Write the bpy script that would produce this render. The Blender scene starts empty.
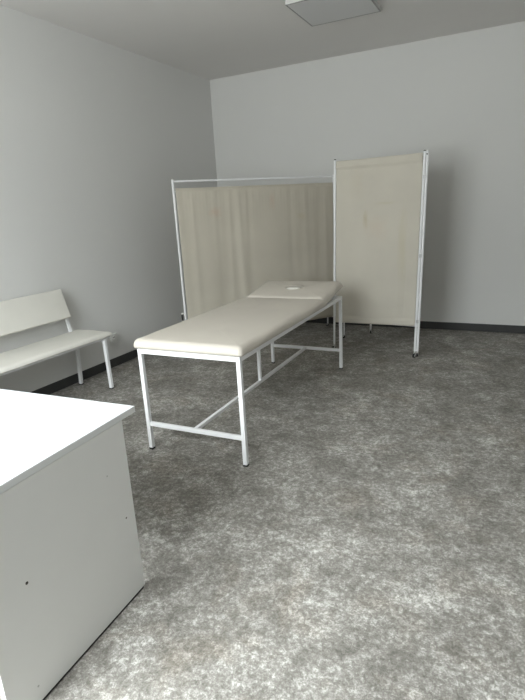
import bpy, bmesh, math, random
from mathutils import Vector, Matrix, noise

C = bpy.context.scene.collection
V = Vector

# ------------------------------------------------------------------ materials
def new_mat(name):
    m = bpy.data.materials.new(name); m.use_nodes = True
    nt = m.node_tree
    return m, nt, nt.nodes['Principled BSDF']

def plain(name, col, rough=0.5, metal=0.0, spec=0.5, bump=0.0, bscale=40.0, var=0.0, vscale=6.0):
    m, nt, b = new_mat(name)
    N, L = nt.nodes.new, nt.links.new
    b.inputs['Roughness'].default_value = rough
    b.inputs['Metallic'].default_value = metal
    b.inputs['Specular IOR Level'].default_value = spec
    tc = N('ShaderNodeTexCoord')
    nz = N('ShaderNodeTexNoise'); nz.inputs['Scale'].default_value = vscale; nz.inputs['Detail'].default_value = 4
    L(tc.outputs['Object'], nz.inputs['Vector'])
    rp = N('ShaderNodeValToRGB')
    rp.color_ramp.elements[0].position = 0.3; rp.color_ramp.elements[1].position = 0.7
    rp.color_ramp.elements[0].color = (*[c*(1-var) for c in col], 1)
    rp.color_ramp.elements[1].color = (*[min(1, c*(1+var)) for c in col], 1)
    L(nz.outputs['Fac'], rp.inputs['Fac']); L(rp.outputs['Color'], b.inputs['Base Color'])
    if bump > 0:
        n2 = N('ShaderNodeTexNoise'); n2.inputs['Scale'].default_value = bscale; n2.inputs['Detail'].default_value = 3
        L(tc.outputs['Object'], n2.inputs['Vector'])
        bp = N('ShaderNodeBump'); bp.inputs['Strength'].default_value = bump; bp.inputs['Distance'].default_value = 0.002
        L(n2.outputs['Fac'], bp.inputs['Height']); L(bp.outputs['Normal'], b.inputs['Normal'])
    return m

def floor_material():
    m, nt, b = new_mat('vinyl_floor')
    N, L = nt.nodes.new, nt.links.new
    tc = N('ShaderNodeTexCoord')
    def nz(scale, detail, rough, dist, lo, hi, vec=None):
        n = N('ShaderNodeTexNoise'); n.inputs['Scale'].default_value = scale
        n.inputs['Detail'].default_value = detail; n.inputs['Roughness'].default_value = rough
        n.inputs['Distortion'].default_value = dist
        L(vec or tc.outputs['Object'], n.inputs['Vector'])
        r = N('ShaderNodeMapRange'); r.inputs['From Min'].default_value = lo; r.inputs['From Max'].default_value = hi
        L(n.outputs['Fac'], r.inputs['Value'])
        return r.outputs['Result']
    mp = N('ShaderNodeMapping'); mp.inputs['Location'].default_value = (7.3, 3.1, 1.7)
    L(tc.outputs['Object'], mp.inputs['Vector'])
    big = nz(3.0, 5, 0.62, 0.3, 0.34, 0.66)
    mid = nz(10.0, 8, 0.74, 0.25, 0.36, 0.64)
    fine = nz(52.0, 6, 0.80, 0.35, 0.40, 0.60, mp.outputs['Vector'])
    grain = nz(150.0, 3, 0.8, 0.0, 0.34, 0.66)
    def mul(a, k):
        n = N('ShaderNodeMath'); n.operation = 'MULTIPLY'; n.inputs[1].default_value = k; L(a, n.inputs[0]); return n.outputs[0]
    def add(a, c):
        n = N('ShaderNodeMath'); n.operation = 'ADD'; L(a, n.inputs[0]); L(c, n.inputs[1]); return n.outputs[0]
    s = add(add(mul(big, 0.21), mul(mid, 0.25)), add(mul(fine, 0.35), mul(grain, 0.19)))
    rp = N('ShaderNodeValToRGB'); e = rp.color_ramp.elements
    e[0].position = 0.18; e[0].color = (0.120, 0.113, 0.101, 1)
    e[1].position = 0.88; e[1].color = (0.68, 0.665, 0.635, 1)
    for pos, c in ((0.40, (0.195, 0.185, 0.167, 1)), (0.54, (0.255, 0.244, 0.224, 1)), (0.68, (0.380, 0.367, 0.343, 1))):
        q = e.new(pos); q.color = c
    L(s, rp.inputs['Fac'])
    # faint warm blotches of the printed vinyl
    warm = nz(3.7, 5, 0.6, 0.8, 0.52, 0.72, mp.outputs['Vector'])
    mx = N('ShaderNodeMix'); mx.data_type = 'RGBA'; mx.blend_type = 'MULTIPLY'
    L(mul(warm, 0.6), mx.inputs['Factor']); L(rp.outputs['Color'], mx.inputs['A'])
    mx.inputs['B'].default_value = (1.0, 0.93, 0.86, 1)
    L(mx.outputs['Result'], b.inputs['Base Color'])
    b.inputs['Roughness'].default_value = 0.55
    b.inputs['Specular IOR Level'].default_value = 0.15
    bp = N('ShaderNodeBump'); bp.inputs['Strength'].default_value = 0.12; bp.inputs['Distance'].default_value = 0.002
    L(s, bp.inputs['Height']); L(bp.outputs['Normal'], b.inputs['Normal'])
    return m

def fabric_material(name, col, stains, seam_z=None):
    """cotton screen cloth: woven bump, slight translucency, faded stains at object-space spots"""
    m, nt, b = new_mat(name)
    N, L = nt.nodes.new, nt.links.new
    tc = N('ShaderNodeTexCoord')
    nz = N('ShaderNodeTexNoise'); nz.inputs['Scale'].default_value = 2.2; nz.inputs['Detail'].default_value = 5
    L(tc.outputs['Object'], nz.inputs['Vector'])
    rp = N('ShaderNodeValToRGB')
    rp.color_ramp.elements[0].position = .3; rp.color_ramp.elements[1].position = .72
    rp.color_ramp.elements[0].color = (*[c*.95 for c in col], 1)
    rp.color_ramp.elements[1].color = (*[c*1.04 for c in col], 1)
    L(nz.outputs['Fac'], rp.inputs['Fac'])
    out = rp.outputs['Color']
    for (x, z, rx, rz, tint, amt) in stains:
        mp = N('ShaderNodeMapping'); mp.vector_type = 'POINT'
        mp.inputs['Location'].default_value = (-x/rx, 0, -z/rz)
        mp.inputs['Scale'].default_value = (1/rx, 0, 1/rz)
        L(tc.outputs['Object'], mp.inputs['Vector'])
        n3 = N('ShaderNodeTexNoise'); n3.inputs['Scale'].default_value = 2.5; n3.inputs['Detail'].default_value = 3
        L(mp.outputs['Vector'], n3.inputs['Vector'])
        ln = N('ShaderNodeVectorMath'); ln.operation = 'LENGTH'; L(mp.outputs['Vector'], ln.inputs[0])
        ad = N('ShaderNodeMath'); ad.operation = 'ADD'; L(ln.outputs['Value'], ad.inputs[0]); L(n3.outputs['Fac'], ad.inputs[1])
        mr = N('ShaderNodeMapRange'); mr.interpolation_type = 'SMOOTHSTEP'
        mr.inputs['From Min'].default_value = 0.5; mr.inputs['From Max'].default_value = 1.5
        mr.inputs['To Min'].default_value = amt; mr.inputs['To Max'].default_value = 0
        L(ad.outputs[0], mr.inputs['Value'])
        mx = N('ShaderNodeMix'); mx.data_type = 'RGBA'; mx.blend_type = 'MULTIPLY'
        L(mr.outputs['Result'], mx.inputs['Factor']); L(out, mx.inputs['A']); mx.inputs['B'].default_value = (*tint, 1)
        out = mx.outputs['Result']
    L(out, b.inputs['Base Color'])
    b.inputs['Roughness'].default_value = 0.9; b.inputs['Specular IOR Level'].default_value = 0.15
    wv = N('ShaderNodeTexNoise'); wv.inputs['Scale'].default_value = 260; L(tc.outputs['Object'], wv.inputs['Vector'])
    bp = N('ShaderNodeBump'); bp.inputs['Strength'].default_value = 0.15; bp.inputs['Distance'].default_value = 0.001
    L(wv.outputs['Fac'], bp.inputs['Height']); L(bp.outputs['Normal'], b.inputs['Normal'])
    tr = N('ShaderNodeBsdfTranslucent'); L(out, tr.inputs['Color'])
    ms = N('ShaderNodeMixShader'); ms.inputs['Fac'].default_value = 0.22
    L(b.outputs[0], ms.inputs[1]); L(tr.outputs[0], ms.inputs[2])
    L(ms.outputs[0], nt.nodes['Material Output'].inputs['Surface'])
    return m

M = {}
M['wall'] = plain('wall_paint', (0.675, 0.675, 0.665), 0.85, spec=0.25, bump=0.08, bscale=90, var=0.008, vscale=1.5)
M['ceiling'] = plain('ceiling_paint', (0.73, 0.715, 0.70), 0.9, spec=0.2, bump=0.05, bscale=90, var=0.006)
M['floor'] = floor_material()
M['skirting'] = plain('dark_vinyl_skirting', (0.045, 0.046, 0.046), 0.5, spec=0.35, var=0.06)
M['white_metal'] = plain('white_painted_metal', (0.80, 0.805, 0.82), 0.35, spec=0.5, var=0.01)
M['couch_vinyl'] = plain('cream_vinyl', (0.565, 0.525, 0.465), 0.55, spec=0.4, bump=0.25, bscale=14, var=0.012)
M['head_lining'] = plain('white_cloth_lining', (0.88, 0.86, 0.80), 0.8, var=0.02)
M['bench_vinyl'] = plain('beige_vinyl', (0.70, 0.685, 0.635), 0.5, spec=0.35, bump=0.2, bscale=16, var=0.02)
M['laminate'] = plain('white_laminate', (0.62, 0.635, 0.66), 0.38, spec=0.5, var=0.004)
M['laminate_side'] = plain('grey_white_laminate', (0.78, 0.78, 0.765), 0.5, spec=0.4, var=0.01)
M['edge_band'] = plain('laminate_edge_band', (0.76, 0.775, 0.78), 0.45, var=0.005)
M['black_rubber'] = plain('black_rubber', (0.02, 0.02, 0.02), 0.6, var=0.05)
M['dark_hole'] = plain('dark_hole', (0.05, 0.04, 0.035), 0.9)
M['filler'] = plain('grey_filler', (0.48, 0.48, 0.46), 0.7)
M['white_plastic'] = plain('white_plastic', (0.78, 0.78, 0.76), 0.4)
M['outlet_plastic'] = plain('grey_white_plastic', (0.62, 0.62, 0.60), 0.45)
M['lamp_white'] = plain('lamp_body_white', (0.66, 0.66, 0.65), 0.5)
M['lamp_diffuser'] = plain('unlit_diffuser', (0.60, 0.60, 0.605), 0.5)
M['lamp_rim'] = plain('grey_lamp_rim', (0.28, 0.28, 0.275), 0.5)
M['chrome'] = plain('dull_chrome', (0.62, 0.62, 0.63), 0.3, metal=0.9)
M['frame_pvc'] = plain('white_window_frame', (0.8, 0.8, 0.8), 0.4)

def glass_mat():
    m = bpy.data.materials.new('window_glass'); m.use_nodes = True
    nt = m.node_tree; nt.nodes.clear()
    o = nt.nodes.new('ShaderNodeOutputMaterial'); t = nt.nodes.new('ShaderNodeBsdfTransparent')
    g = nt.nodes.new('ShaderNodeBsdfGlossy'); g.inputs['Roughness'].default_value = 0.02
    t.inputs['Color'].default_value = (0.95, 0.97, 0.96, 1)
    x = nt.nodes.new('ShaderNodeMixShader'); x.inputs['Fac'].default_value = 0.06
    nt.links.new(t.outputs[0], x.inputs[1]); nt.links.new(g.outputs[0], x.inputs[2]); nt.links.new(x.outputs[0], o.inputs['Surface'])
    return m
M['glass'] = glass_mat()

# ------------------------------------------------------------------ mesh helpers
def obj(name, bm, mat, parent=None, smooth=False, bevel=0.0, segs=2, origin=None):
    """link bm (world coordinates, or the parent's own if parent given) as ONE mesh object"""
    if bevel > 0:
        bmesh.ops.bevel(bm, geom=bm.edges[:], offset=bevel, segments=segs, profile=0.5, affect='EDGES', clamp_overlap=True)
    bmesh.ops.recalc_face_normals(bm, faces=bm.faces)
    if origin is not None:
        bmesh.ops.translate(bm, verts=bm.verts, vec=-V(origin))
    me = bpy.data.meshes.new(name); bm.to_mesh(me); bm.free()
    o = bpy.data.objects.new(name, me); C.objects.link(o)
    me.materials.append(M[mat] if isinstance(mat, str) else mat)
    if smooth:
        for p in me.polygons: p.use_smooth = True
    if origin is not None: o.location = origin
    if parent is not None: o.parent = parent
    return o

def add_box(bm, lo, hi, mat=None):
    r = bmesh.ops.create_cube(bm, size=1.0)
    vs = r['verts']
    for v in vs:
        v.co = V([(lo[i] + hi[i])/2 + v.co[i]*(hi[i]-lo[i]) for i in range(3)])
        if mat is not None: v.co = mat @ v.co
    return vs

def boxbm(lo, hi, mat=None):
    bm = bmesh.new(); add_box(bm, lo, hi, mat); return bm

def add_bar(bm, a, b, w, h=None, side=None):
    """rectangular bar from a to b; w across 'side', h across the other axis"""
    a, b = V(a), V(b); h = h or w; d = (b-a).normalized()
    s = V(side) if side is not None else (V((0, 0, 1)).cross(d) if abs(d.z) < .9 else V((1, 0, 0)))
    s = (s - d*s.dot(d)).normalized(); t = d.cross(s)
    vs = []
    for p in (a, b):
        for i, j in ((-1, -1), (1, -1), (1, 1), (-1, 1)):
            vs.append(bm.verts.new(p + s*i*w/2 + t*j*h/2))
    for f in ((3, 2, 1, 0), (4, 5, 6, 7), (0, 1, 5, 4), (1, 2, 6, 5), (2, 3, 7, 6), (3, 0, 4, 7)):
        bm.faces.new([vs[k] for k in f])

def barbm(a, b, w, h=None, side=None):
    bm = bmesh.new(); add_bar(bm, a, b, w, h, side); return bm

def add_tube(bm, a, b, r, n=16, r2=None):
    a, b = V(a), V(b); d = b-a; r2 = r if r2 is None else r2
    q = d.to_track_quat('Z', 'Y').to_matrix()
    R = []
    for p, rr in ((a, r), (b, r2)):
        R.append([bm.verts.new(p + q @ V((math.cos(2*math.pi*k/n)*rr, math.sin(2*math.pi*k/n)*rr, 0))) for k in range(n)])
    for k in range(n): bm.faces.new((R[0][k], R[0][(k+1) % n], R[1][(k+1) % n], R[1][k]))
    bm.faces.new(R[0][::-1]); bm.faces.new(R[1])

def tubebm(a, b, r, n=16, r2=None):
    bm = bmesh.new(); add_tube(bm, a, b, r, n, r2); return bm

def rrect(W, L, inset, rad, n=10, seg=22):
    """points of a rounded rectangle loop centred at 0"""
    w, l = W/2-inset, L/2-inset; r = max(0.004, rad-inset*0.5)
    pts = []
    cs = [(w-r, l-r, 0), (-w+r, l-r, 90), (-w+r, -l+r, 180), (w-r, -l+r, 270)]
    for k, (cx, cy, a0) in enumerate(cs):
        arc = [(cx+r*math.cos(math.radians(a0+90*i/n)), cy+r*math.sin(math.radians(a0+90*i/n))) for i in range(n+1)]
        pts += arc
        nx, ny, na = cs[(k+1) % 4]
        q = (nx+r*math.cos(math.radians(na)), ny+r*math.sin(math.radians(na)))
        p = arc[-1]
        for i in range(1, seg): pts.append((p[0]+(q[0]-p[0])*i/seg, p[1]+(q[1]-p[1])*i/seg))
    return pts

def cushion(W, L, T, rad=0.03, edge=0.03, crown=0.004, hole=None, seed=0, wob=0.0015, drop=None):
    """upholstered pad, centred on x,y, bottom at z=0; soft rolled upper edge and slightly domed top"""
    drop = drop or edge*0.8
    bm = bmesh.new()
    prof = [(0.014, 0.0), (0.004, 0.003), (0.0, 0.007), (-0.001, max(.0085, (T-drop)*.8))]
    for a in range(0, 91, 15):
        t = math.radians(a)
        prof.append((edge*(1-math.cos(t)), (T-drop) + drop*math.sin(t)))
    for k in (1, 2, 3, 4):
        prof.append((edge + (min(W, L)/2-edge)*0.2*k, T + crown*(k/4)))
    loops = []
    for i, (ins, z) in enumerate(prof):
        pts = rrect(W, L, ins, rad)
        lp = []
        for (x, y) in pts:
            nv = noise.noise(V((x*9+seed, y*9, z*20)))
            nv2 = noise.noise(V((x*28+seed, y*28, z*30)))
            k = wob if i > 2 else 0
            e = math.hypot(x/(W/2), y/(L/2))
            lp.append(bm.verts.new((x + k*nv*1.5, y + k*nv*1.5, z + k*(nv + 0.5*nv2))))
        loops.append(lp)
    n = len(loops[0])
    def bridge(A, B):
        for k in range(n): bm.faces.new((A[k], A[(k+1) % n], B[(k+1) % n], B[k]))
    for A, B in zip(loops, loops[1:]): bridge(A, B)
    bm.faces.new(loops[0][::-1])
    if hole is None:
        bm.faces.new(loops[-1])
    else:
        hx, hy, ha, hb = hole
        outer = [V(v.co) for v in loops[-1]]
        ang = [math.atan2(o.y-hy, o.x-hx) for o in outer]
        prev = loops[-1]
        def ell(s, z, mixf):
            return [bm.verts.new(V((hx+ha*s*math.cos(a), hy+hb*s*math.sin(a), z)).lerp(V((o.x, o.y, z)), mixf)) for a, o in zip(ang, outer)]
        for (s, z, mf) in ((1.0, T+crown, .6), (1.0, T+crown, .3), (1.12, T+crown, 0), (1.0, T+crown-.004, 0), (.97, T-.02, 0), (.97, .001, 0)):
            cur = ell(s, z, mf); bridge(prev, cur); prev = cur
        bm.faces.new(prev)
    return bm

def thing(name, label, cat, loc=(0, 0, 0), rz=0.0, group=None):
    o = bpy.data.objects.new(name, None); C.objects.link(o)
    o.location = loc; o.rotation_euler = (0, 0, rz); o.empty_display_size = 0.1
    o['label'] = label; o['category'] = cat
    if group: o['group'] = group
    return o

def struct(name, bm, mat, **k):
    o = obj(name, bm, mat, **k); o['kind'] = 'structure'; return o

# ------------------------------------------------------------------ the room
RX, RY, H = 4.95, -6.50, 2.968
def quad(bm, pts):
    bm.faces.new([bm.verts.new(p) for p in pts])
T = 0.15
struct('floor', boxbm((-T, RY-T, -0.12), (RX+T, T, 0)), 'floor')
struct('ceiling', boxbm((-T, RY-T, H), (RX+T, T, H+0.12)), 'ceiling')
struct('wall_left', boxbm((-T, RY, 0), (0, 0, H)), 'wall')
struct('wall_back', boxbm((-T, 0, 0), (RX+T, T, H)), 'wall')
struct('wall_right', boxbm((RX, RY, 0), (RX+T, 0, H)), 'wall')
WX0, WX1, WZ0, WZ1 = 1.02, 2.62, 0.90, 2.72
bm = bmesh.new()
add_box(bm, (-T, RY-T, 0), (WX0, RY, H)); add_box(bm, (WX1, RY-T, 0), (RX+T, RY, H))
add_box(bm, (WX0, RY-T, 0), (WX1, RY, WZ0)); add_box(bm, (WX0, RY-T, WZ1), (WX1, RY, H))
struct('wall_front', bm, 'wall')
bm = bmesh.new(); fw = 0.055
yf0, yf1 = RY-0.10, RY-0.04
add_box(bm, (WX0, yf0, WZ0), (WX0+fw, yf1, WZ1)); add_box(bm, (WX1-fw, yf0, WZ0), (WX1, yf1, WZ1))
add_box(bm, (WX0+fw, yf0, WZ0), (WX1-fw, yf1, WZ0+fw)); add_box(bm, (WX0+fw, yf0, WZ1-fw), (WX1-fw, yf1, WZ1))
xm = (WX0+WX1)/2; add_box(bm, (xm-fw/2, yf0, WZ0+fw), (xm+fw/2, yf1, WZ1-fw))
w1 = struct('window_1', bm, 'frame_pvc')
obj('window_pane', boxbm((WX0+fw, RY-0.075, WZ0+fw), (WX1-fw, RY-0.069, WZ1-fw)), 'glass', w1)
obj('window_sill', boxbm((WX0-.05, RY-.03, WZ0-.03), (WX1+.05, RY+.10, WZ0-.001)), 'frame_pvc', w1, bevel=.004)
HB, TB = 0.084, 0.010
def skirt(name, pts_lo, pts_hi):
    struct(name, boxbm(pts_lo, pts_hi), 'skirting', bevel=0.002)
skirt('baseboard_left', (0, RY+TB, 0), (TB, -TB, HB))
skirt('baseboard_back', (0, -TB, 0), (RX, 0, HB))
skirt('baseboard_right', (RX-TB, RY+TB, 0), (RX, -TB, HB))
skirt('baseboard_front', (0, RY, 0), (RX, RY+TB, HB))

# ------------------------------------------------------------------ ceiling lamp
lx0, lx1, ly0, ly1, lz = 1.772, 2.371, -1.765, -1.185, 2.928
lamp = thing('ceiling_lamp', 'square white surface-mounted ceiling lamp panel, switched off', 'ceiling lamp', ((lx0+lx1)/2, (ly0+ly1)/2, H))
def lc(a): return (a[0]-lamp.location.x, a[1]-lamp.location.y, a[2]-H)
bm = bmesh.new()
add_box(bm, lc((lx0, ly0, lz+.004)), lc((lx1, ly1, H-.0005)))
obj('lamp_body', bm, 'lamp_white', lamp, bevel=.002)
bm = bmesh.new(); rw = .009
add_box(bm, lc((lx0-.001, ly0-.001, lz)), lc((lx1+.001, ly0+rw, lz+.0038))); add_box(bm, lc((lx0-.001, ly1-rw, lz)), lc((lx1+.001, ly1+.001, lz+.0038)))
add_box(bm, lc((lx0-.001, ly0+rw, lz)), lc((lx0+rw, ly1-rw, lz+.0038))); add_box(bm, lc((lx1-rw, ly0+rw, lz)), lc((lx1+.001, ly1-rw, lz+.0038)))
o = obj('lamp_rim', bm, 'lamp_rim', lamp); o['label'] = 'dark grey rim'
obj('diffuser', boxbm(lc((lx0+rw+.001, ly0+rw+.001, lz+.0005)), lc((lx1-rw-.001, ly1-rw-.001, lz+.0038))), 'lamp_diffuser', lamp)

# ------------------------------------------------------------------ wall outlet
out = thing('wall_outlet', 'small off-white wall socket low on the left wall behind the bench end', 'wall socket', (0, -2.235, 0.290))
obj('cover_plate', boxbm((0.0005, -.042, -.040), (.030, .042, .040)), 'outlet_plastic', out, bevel=.003)
bm = bmesh.new(); add_tube(bm, (.0305, -.012, .008), (.032, -.012, .008), .021, 24)
f = obj('socket_face', bm, 'white_plastic', out)
bm = bmesh.new()
for s in (-.0095, .0095): add_tube(bm, (.0322, s-.012, .008), (.0330, s-.012, .008), .0055, 12)
obj('pin_hole', bm, 'dark_hole', f)

# ------------------------------------------------------------------ examination couch
ta = -0.0119
BW, BL, BH, BS = 0.673, 1.8885, 0.650, 0.176
couch = thing('examination_couch', 'long cream padded examination couch on a white square-tube frame in the room centre', 'examination couch', (1.511, -3.599, 0), -ta)
t = 0.026
def post(name, x, y, top, z0=0.012):
    lg = obj(name, boxbm((x-t/2, y-t/2, z0), (x+t/2, y+t/2, top)), 'white_metal', couch, bevel=.002)
    f = obj('rubber_foot', boxbm((x-t/2-.001, y-t/2-.001, 0), (x+t/2+.001, y+t/2+.001, z0-.0005)), 'black_rubber', lg, bevel=.002)
    f['label'] = 'black rubber foot'
for x in (0, BW):
    for y in (0, BL): post('leg', x, y, BH-.015)
rt = BH+.014
for x in (0, BW): obj('side_rail', boxbm((x-t/2, -t/2, BH-.0145), (x+t/2, BL+t/2, rt)), 'white_metal', couch, bevel=.002)
for y in (0, BL): obj('end_rail', boxbm((t/2+.0005, y-t/2, BH-.0145), (BW-t/2-.0005, y+t/2, rt)), 'white_metal', couch, bevel=.002)
for y in (0.66, 1.22): obj('cross_rail', boxbm((t/2+.0005, y-t/2, BH-.0145), (BW-t/2-.0005, y+t/2, rt-.001)), 'white_metal', couch, bevel=.002)
for y in (0, BL): obj('stretcher', boxbm((t/2+.0005, y-.0105, BS-.013), (BW-t/2-.0005, y+.0105, BS+.013)), 'white_metal', couch, bevel=.002)
o = obj('long_stretcher', boxbm((BW/2-.0115, .011, BS-.0115), (BW/2+.0115, BL-.011, BS+.0115)), 'white_metal', couch, bevel=.002)
obj('middle_post', boxbm((BW/2-.0115, .905, BS+.012), (BW/2+.0115, .928, BH-.016)), 'white_metal', couch, bevel=.002)
obj('cross_rail', boxbm((t/2+.0005, .905, BH-.0155), (BW-t/2-.0005, .928, rt-.001)), 'white_metal', couch, bevel=.002)
YS = 1.405                                    # where the headrest starts
LM = YS+.035
bm = cushion(BW+.074, LM+.04, .058, rad=.024, edge=.040, crown=.008, seed=3, wob=.0030, drop=.036)
bmesh.ops.translate(bm, verts=bm.verts, vec=(BW/2-.010, YS+.04-LM/2, rt))
obj('mattress', bm, 'couch_vinyl', couch, smooth=True)
LHD = BL-YS+.035
HX, HY, HA, HBB = .004, .020, .074, .062
bm = cushion(BW+.048, LHD, .062, rad=.026, edge=.052, crown=.006, hole=(HX, HY, HA, HBB), seed=9, wob=.0026, drop=.052)
tilt = math.radians(8.0)
mh = Matrix.Translation((BW/2-.002, YS-.004, rt+.004)) @ Matrix.Rotation(tilt, 4, 'X') @ Matrix.Translation((0, LHD/2, 0))
bmesh.ops.transform(bm, matrix=mh, verts=bm.verts)
hr = obj('headrest', bm, 'couch_vinyl', couch, smooth=True)
# loose white plug pushed into the face hole, a little raised at its near side
bm = bmesh.new(); n = 40; prev = None
for q_, (sc_, z) in enumerate(((.90, .020), (.90, .056), (.84, .062), (.66, .066), (.35, .0675))):
    cur = [bm.verts.new(mh @ V((HX-.008+HA*.93*sc_*math.cos(2*math.pi*k/n), HY-.012+HBB*.80*sc_*math.sin(2*math.pi*k/n), z - .10*(HBB*sc_*math.sin(2*math.pi*k/n))))) for k in range(n)]
    if prev:
        for k in range(n): bm.faces.new((prev[k], prev[(k+1) % n], cur[(k+1) % n], cur[k]))
    else: bm.faces.new(cur[::-1])
    prev = cur
bm.faces.new(prev)
o = obj('face_hole_plug', bm, 'head_lining', hr, smooth=True); o['label'] = 'white plug in the face hole'
bm = bmesh.new(); add_box(bm, (-BW/2-.005, -LHD/2+.02, -.014), (BW/2+.005, LHD/2-.03, -.001), mh)
obj('headrest_board', bm, 'white_metal', couch, bevel=.002)
for x in (.06, BW-.06):
    a = mh @ V((x-BW/2, LHD/2-.09, -.015))
    obj('headrest_prop', barbm((x, a.y, BH+.01), (x, a.y, a.z), .012), 'white_metal', couch)

# ------------------------------------------------------------------ bench
by1, bl = -2.697, 1.56
bench = thing('bench', 'long padded beige bench with a backrest standing along the left wall', 'bench', (.24, by1-bl/2, 0))
def B(x, y, z): return (x-.24, y-(by1-bl/2), z)
def bpart(name, lo, hi, mat='white_metal', bev=.002): return obj(name, boxbm(B(*lo), B(*hi)), mat, bench, bevel=bev)
lw = .028
ylegs = (by1-.085, by1-bl+.085)
for y in ylegs:
    lg = obj('leg', barbm(B(.437, y, .008), B(.428, y, .440), lw), 'white_metal', bench, bevel=.003)
    obj('rubber_foot', barbm(B(.4372, y, 0), B(.437, y, .0075), lw+.002), 'black_rubber', lg)
    lg = obj('leg', barbm(B(.080, y, .008), B(.105, y, .440), lw), 'white_metal', bench, bevel=.003)
    obj('rubber_foot', barbm(B(.0798, y, 0), B(.080, y, .0075), lw+.002), 'black_rubber', lg)
    obj('cross_rail', boxbm(B(.1195, y-lw/2, .418), B(.413, y+lw/2, .4395)), 'white_metal', bench, bevel=.002)
    obj('backrest_strut', barbm(B(.104, y-.040, .4545), B(.036, y-.040, .80), .030, .012, side=(0, 1, 0)), 'white_metal', bench, bevel=.002)
bpart('front_rail', (.418, by1-bl+.02, .4405), (.438, by1-.02, .454))
bpart('back_rail', (.085, by1-bl+.02, .4405), (.105, by1-.02, .454))
SW = .40
bm = cushion(SW, bl, .040, rad=.018, edge=.030, crown=.003, seed=21, wob=.003, drop=.028)
bmesh.ops.translate(bm, verts=bm.verts, vec=B(.255, by1-bl/2, .4545))
obj('seat', bm, 'bench_vinyl', bench, smooth=True)
bm = cushion(.25, bl-.06, .030, rad=.010, edge=.012, crown=.002, seed=33, wob=.0012)
# stand the pad up: its thickness points to +x, leaning back
lean = math.atan2(.078, .25)
R = Matrix.Rotation(-lean, 4, 'Y') @ Matrix.Rotation(math.radians(90), 4, 'Y')
R = Matrix.Translation(B(.082, by1-bl/2-.103, .744)) @ R
bmesh.ops.transform(bm, matrix=R, verts=bm.verts)
obj('backrest', bm, 'bench_vinyl', bench, smooth=True)

# ------------------------------------------------------------------ desk
da = 0.0445
desk = thing('desk', 'white laminate office desk with a plain end panel in the near left corner', 'desk', (2.2568, -4.5319, 0), da)
# local frame: -x runs along the desk, -y towards the camera side
DL, DD, DH, DT = 1.38, .83, .750, .0245
obj('desktop', boxbm((-DL, -DD, DH-DT), (0, 0, DH)), 'laminate', desk, bevel=.0015)
o = obj('edge_band', boxbm((.0002, -DD+.001, DH-DT+.001), (.0012, -.001, DH-.0015)), 'edge_band', desk); o['label'] = 'greyish edge strip of the desktop'
o = obj('edge_band', boxbm((-DL+.001, .0002, DH-DT+.001), (-.001, .0012, DH-.0015)), 'edge_band', desk)
PD0, PD1 = -.080, -.716
sp = obj('end_panel', boxbm((-.017, PD1, .0105), (.0010, PD0, DH-DT-.0005)), 'laminate_side', desk, bevel=.001)
for (y, z, r, mt) in ((-.578, .418, .005, 'dark_hole'), (-.130, .350, .0035, 'dark_hole'), (-.195, .560, .003, 'filler'), (-.612, .068, .0035, 'filler')):
    k = tubebm((.0008, y, z), (.0016, y, z), r, 12)
    obj('screw_hole', k, mt, sp)
bm = bmesh.new(); add_box(bm, (-.015, PD1+.01, 0), (-.002, PD0-.006, .0100))  # black filler imitates the shade in the open gap below the panel
o = obj('gap_shade_strip', bm, 'black_rubber', desk); o['label'] = 'black strip standing in for the shaded gap under the end panel'
obj('end_panel', boxbm((-DL+.002, PD1, .006), (-DL+.020, PD0, DH-DT-.0005)), 'laminate_side', desk, bevel=.001)
obj('modesty_panel', boxbm((-DL+.0205, PD0-.05, .20), (-.0175, PD0-.034, DH-DT-.0005)), 'laminate_side', desk, bevel=.001)

# ------------------------------------------------------------------ folding screens
def caster(parent, p, r=.018, ang=0.0, hub=False, trail=.008):
    """small furniture caster, p is the floor contact"""
    p = V(p); q = Matrix.Rotation(ang, 3, 'Z')
    bm = bmesh.new(); ax = q @ V((1, 0, 0)); off = q @ V((0, trail, 0))
    c = p + V((0, 0, r)) + off
    add_tube(bm, c-ax*.007, c+ax*.007, r, 20)
    w = obj('caster_wheel', bm, 'black_rubber', parent, smooth=False); w['label'] = 'black caster wheel'
    if hub:
        h_ = obj('hub_cap', tubebm(c-ax*.0078, c+ax*.0078, r*.55, 20), 'chrome', parent)
        h_['label'] = 'bright hub cap'
    bm = bmesh.new()
    for s in (-1, 1):
        add_bar(bm, c+ax*s*.009, c+ax*s*.009-off+V((0, 0, r+.007)), .010, .0025, side=q @ V((0, 1, 0)))
    add_tube(bm, p+V((0, 0, 2*r+.005)), p+V((0, 0, 2*r+.013)), .011, 14)
    obj('caster_fork', bm, 'chrome', w)
    return 2*r+.013

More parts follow.
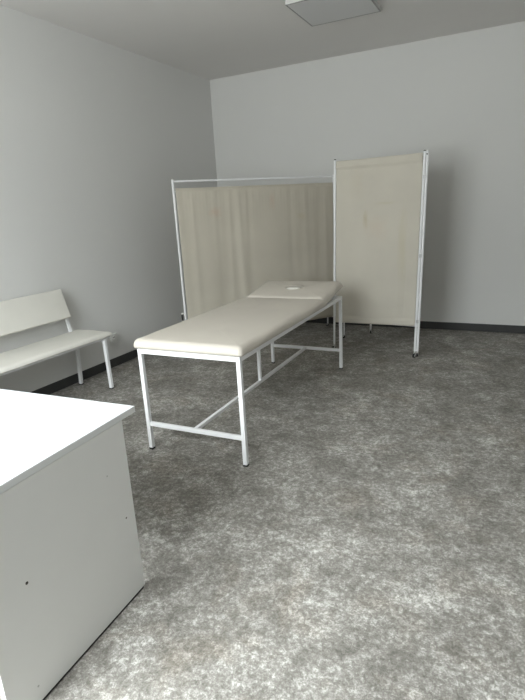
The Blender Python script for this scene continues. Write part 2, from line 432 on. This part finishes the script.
def fabric(p00, p10, p01, p11, nx, nz, fn, th=.0012):
    """cloth between bottom-left p00, bottom-right p10, top-left p01, top-right p11; fn(u,v)->offset along normal. Two-sided thin solid"""
    p00, p10, p01, p11 = map(V, (p00, p10, p01, p11))
    nrm = (p10-p00).cross(p01-p00).normalized()
    bm = bmesh.new(); S = []
    for side in (0, 1):
        g = []
        for j in range(nz+1):
            v = j/nz; row = []
            for i in range(nx+1):
                u = i/nx
                p = p00.lerp(p10, u).lerp(p01.lerp(p11, u), v)
                dn, dz = fn(u, v)
                row.append(bm.verts.new(p + nrm*(dn+(th if side == 0 else 0)) + V((0, 0, dz))))
            g.append(row)
        S.append(g)
        for j in range(nz):
            for i in range(nx):
                f = (g[j][i], g[j][i+1], g[j+1][i+1], g[j+1][i])
                bm.faces.new(f if side == 0 else f[::-1])
    for i in range(nx):
        for j in (0, nz):
            bm.faces.new((S[0][j][i], S[0][j][i+1], S[1][j][i+1], S[1][j][i]))
    for j in range(nz):
        for i in (0, nx):
            bm.faces.new((S[0][j][i], S[0][j+1][i], S[1][j+1][i], S[1][j][i]))
    return bm

# --- wide gathered screen behind the couch
A, Bp = V((.555, -1.755, 0)), V((1.684, -.400, 0))
dvec = (Bp-A).normalized(); LSW = (Bp-A).length
ang = math.atan2(dvec.y, dvec.x)
wide = thing('privacy_screen', 'wide wheeled privacy screen with gathered cream cloth behind the examination couch', 'privacy screen', A, ang)
HT = 1.733
nx_ = V((0, 1, 0))
for x, s in ((0, 1), (LSW, 1)):
    pl = obj('pole', tubebm((x, 0, .2225), (x, 0, HT), .0115), 'white_metal', wide, smooth=False)
    obj('pole_cap', tubebm((x, 0, HT+.0003), (x, 0, HT+.008), .0125, 16, .009), 'white_plastic', pl)
    fd = V((0, .15, 0)) if x == 0 else V((.077, .300, 0))   # the feet are swivelled a little
    cen = V((0, .165, 0)) if x == 0 else V((x, 0, 0)); up = cen + V((0, 0, .212))
    ft = obj('foot_bar', barbm(up-fd*1.04, up+fd*1.04, .020), 'white_metal', wide, bevel=.003)
    for sg in (-1, 1):
        e_ = cen + fd*sg
        obj('foot_stem', tubebm(e_+V((0, 0, .045)), e_+V((0, 0, .2015)), .0085), 'white_metal', ft)
        caster(ft, e_, .016, .4)
for nm, z, r in (('top_rail', HT-.012, .0095), ('bottom_rail', .240, .0085)):
    obj(nm, tubebm((.012, 0, z), (LSW-.012, 0, z), r), 'white_metal', wide)
zt, zb = HT-.075, .195
obj('curtain_rod', tubebm((.012, 0, zt-.028), (LSW-.012, 0, zt-.028), .004), 'white_metal', wide)
random.seed(4)
folds = [(random.uniform(0, 1), random.uniform(.016, .040), random.uniform(.005, .013), random.choice((-1, 1))) for _ in range(26)]
def wide_fn(u, v):
    d = 0.0
    for (c, w, a, s) in folds:
        c2 = c + .025*(1-v)*math.sin(c*40)
        ww = w*(1.6-.9*v)
        d += s*a*(0.55+.75*(1-v)*.9)*math.exp(-((u-c2)/ww)**2)
    d += .0028*math.sin(u*110+3*math.sin(u*11))*max(0, (v-.90)/.10)**.5 + .0008*math.sin(u*310)*v**6
    d += .010*math.sin(u*13+v*1.2)*math.sin(math.pi*min(1, max(0, v)))**.5
    rod = math.exp(-((v-.982)/.012)**2)
    d = d*(1-.55*rod)
    return (d*.46 + .012, -.004*abs(math.sin(u*9))*(1-v))
wf = fabric_material('cream_cotton_gathered', (0.64, 0.60, 0.515), [(.40, 1.42, .10, .07, (1, .84, .78), .55), (1.02, 1.50, .05, .12, (1, .86, .80), .45), (1.36, 1.33, .08, .05, (.93, .88, .72), .4)])
cl = obj('cloth', fabric((.018, 0, zb), (LSW-.016, 0, zb), (.018, 0, zt), (LSW-.016, 0, zt), 260, 40, wide_fn), wf, wide, smooth=True)
cl['label'] = 'gathered cream cloth'
# clamp knob low on the outer pole
kn = obj('pole_clamp', tubebm((-.012, .012, .455), (-.040, .012, .455), .008), 'white_plastic', wide)
o = obj('rubber_stop', tubebm((-.030, .012, .442), (-.030, .012, .385), .010), 'black_rubber', kn); o['label'] = 'black rubber stop'

# --- tall two-wing screen at the head of the couch
q0 = V((1.900, -1.105, 0)); q1 = V((2.713, -1.174, 0))
dv = (q1-q0).normalized(); PW = (q1-q0).length
a2 = math.atan2(dv.y, dv.x)
tall = thing('privacy_screen', 'tall narrow two-wing privacy screen with flat cream cloth, right of the couch headrest', 'privacy screen', q0, a2)
lx = .038                                   # the light frame leans slightly to the right
HP = 1.825
def pt(x, y, z): return V((x + lx*z/HP, y, z))
def wing(x0, x1, y0, y1, mat, zbot, front):
    P0b, P0t, P1b, P1t = pt(x0, y0, .060), pt(x0, y0, HP), pt(x1, y1, .060), pt(x1, y1, HP)
    for b, tp in ((P0b, P0t), (P1b, P1t)):
        if (not front) and b is P1b: pass
        pl = obj('pole', tubebm(b, tp, .0108), 'white_metal', tall)
        c = obj('pole_cap', tubebm(tp+V((0, 0, .0003)), tp+V((0, 0, .008)), .0108, 16, .008), 'black_rubber' if front else 'white_plastic', pl)
        if front: c['label'] = 'dark end cap'
        obj('foot_stem', tubebm(V((b.x, b.y, .0515)), b-V((0, 0, .0003)), .007), 'chrome', pl)
        caster(pl, (b.x, b.y, 0), .0190, 2.9 if front else .35, True, .012 if front else .028)
    L0 = lambda z: P0b.lerp(P0t, (z-.06)/(HP-.06)); L1 = lambda z: P1b.lerp(P1t, (z-.06)/(HP-.06))
    d = (P1b-P0b).normalized()
    for nm, z in (('top_rail', HP-.026), ('bottom_rail', zbot+.022)):
        obj(nm, tubebm(L0(z)+d*.012, L1(z)-d*.012, .009), 'white_metal', tall)
    zt2 = HP-.012
    def fn(u, v):
        e = 0.0
        e += .004*math.sin(u*7+1.0+v*2)*math.sin(math.pi*v)**.6
        e += .0045*math.exp(-((u-.86-.05*(v-.2))/.018)**2)*max(0, 1-v*1.8)*min(1, v*8)
        e -= .003*math.exp(-((u-.78-.08*v)/.03)**2)*max(0, 1-v*1.4)
        e += .0012*math.sin(u*31+v*3)*(1-v)*min(1, v*8)
        # sleeves round the rails
        e += .0105*(1 if (v > .955 or v < .035) else 0) 
        return (e, 0)
    # cloth front face faces the camera side (-y)
    a, b2, c, e2 = L0(zbot+.004)+d*.016, L1(zbot+.020)-d*.013, L0(zt2)+d*.014, L1(zt2)-d*.013
    o = obj('cloth', fabric(a, b2, c, e2, 90, 120, lambda u, v: fn(u, v), .0012), mat, tall, smooth=True)
    o['label'] = 'flat cream cloth with faint stains' if front else 'cream cloth of the folded rear wing'
tf = fabric_material('cream_cotton_flat', (0.655, 0.62, 0.545), [
    (.33, 1.28, .035, .12, (.86, .82, .70), .75), (.44, 1.20, .16, .16, (1, .90, .84), .30),
    (.52, 1.42, .14, .018, (.90, .88, .76), .5), (.68, 1.0, .06, .5, (.94, .92, .80), .55), (.25, 1.6, .10, .2, (.95, .93, .88), .4)])
wing(0, PW, 0, 0, tf, .285, True)
# rear wing hinged at the right pole and folded back towards the wall
iv = Matrix.Rotation(-a2, 3, 'Z')
far = iv @ (V((2.095, -.40, 0)) - q0); near = iv @ (V((2.690, -1.075, 0)) - q0)
near = V((PW+.0225, .006, 0))
wing(near.x, far.x, near.y, far.y, tf, .285, False)
for z in (.35, .95, 1.62):
    c0 = pt(PW, 0, z); c1 = pt(near.x, near.y, z)
    obj('hinge', barbm(c0+V((.0, -.0125, 0)), c1+V((0, -.0125, 0)), .0025, .030, side=(0, 1, 0)), 'chrome', tall)
o = obj('rail_bolt', tubebm(pt(near.x, near.y-.0112, HP-.025), pt(near.x, near.y-.0145, HP-.025), .006), 'black_rubber', tall); o['label'] = 'black bolt cap'

# ------------------------------------------------------------------ daylight
w = bpy.data.worlds.new('overcast_sky'); bpy.context.scene.world = w; w.use_nodes = True
nt = w.node_tree; N, L = nt.nodes.new, nt.links.new
bg = nt.nodes['Background']
tc = N('ShaderNodeTexCoord'); sx = N('ShaderNodeSeparateXYZ'); L(tc.outputs['Generated'], sx.inputs[0])
rp = N('ShaderNodeValToRGB'); e = rp.color_ramp.elements
mr = N('ShaderNodeMapRange'); mr.inputs['From Min'].default_value = -1; mr.inputs['From Max'].default_value = 1
L(sx.outputs['Z'], mr.inputs['Value']); L(mr.outputs['Result'], rp.inputs['Fac'])
e[0].position = .47; e[0].color = (.28, .28, .278, 1); e[1].position = .60; e[1].color = (.25, .255, .262, 1)
q = e.new(.84); q.color = (1.0, 1.02, 1.05, 1)
L(rp.outputs['Color'], bg.inputs['Color']); bg.inputs['Strength'].default_value = 61.5
ld = bpy.data.lights.new('window_portal', 'AREA'); ld.shape = 'RECTANGLE'; ld.size = WX1-WX0; ld.size_y = WZ1-WZ0
ld.cycles.is_portal = True
lo = bpy.data.objects.new('window_portal', ld); C.objects.link(lo)
lo.location = ((WX0+WX1)/2, RY-.13, (WZ0+WZ1)/2); lo.rotation_euler = (math.radians(90), 0, 0)  # emits towards +y

# ------------------------------------------------------------------ camera
f_px, yaw, pitch, roll = 506.79, -0.4688, 0.2739, -0.0562
yaw, pitch, roll = YPR = (-0.46878, 0.27390, -0.05620)
fw_ = V((math.sin(yaw)*math.cos(pitch), math.cos(yaw)*math.cos(pitch), -math.sin(pitch)))
r_ = V((math.cos(yaw), -math.sin(yaw), 0)); u_ = r_.cross(fw_)
r2 = r_*math.cos(roll)+u_*math.sin(roll); u2 = -r_*math.sin(roll)+u_*math.cos(roll)
cd = bpy.data.cameras.new('camera'); cam = bpy.data.objects.new('camera', cd); C.objects.link(cam)
mw = Matrix((r2, u2, -fw_)).transposed().to_4x4(); mw.translation = V((3.5033, -5.9027, 1.4414))
cam.matrix_world = mw
cd.sensor_fit = 'VERTICAL'; cd.sensor_height = 24; cd.lens = f_px/700*24; cd.clip_start = .05
sc = bpy.context.scene; sc.camera = cam
sc.view_settings.view_transform = 'Standard'; sc.view_settings.look = 'None'
sc.view_settings.gamma = 1.0; sc.view_settings.use_curve_mapping = False
sc.view_settings.exposure = 0.0
sc.cycles.max_bounces = 10; sc.cycles.diffuse_bounces = 7
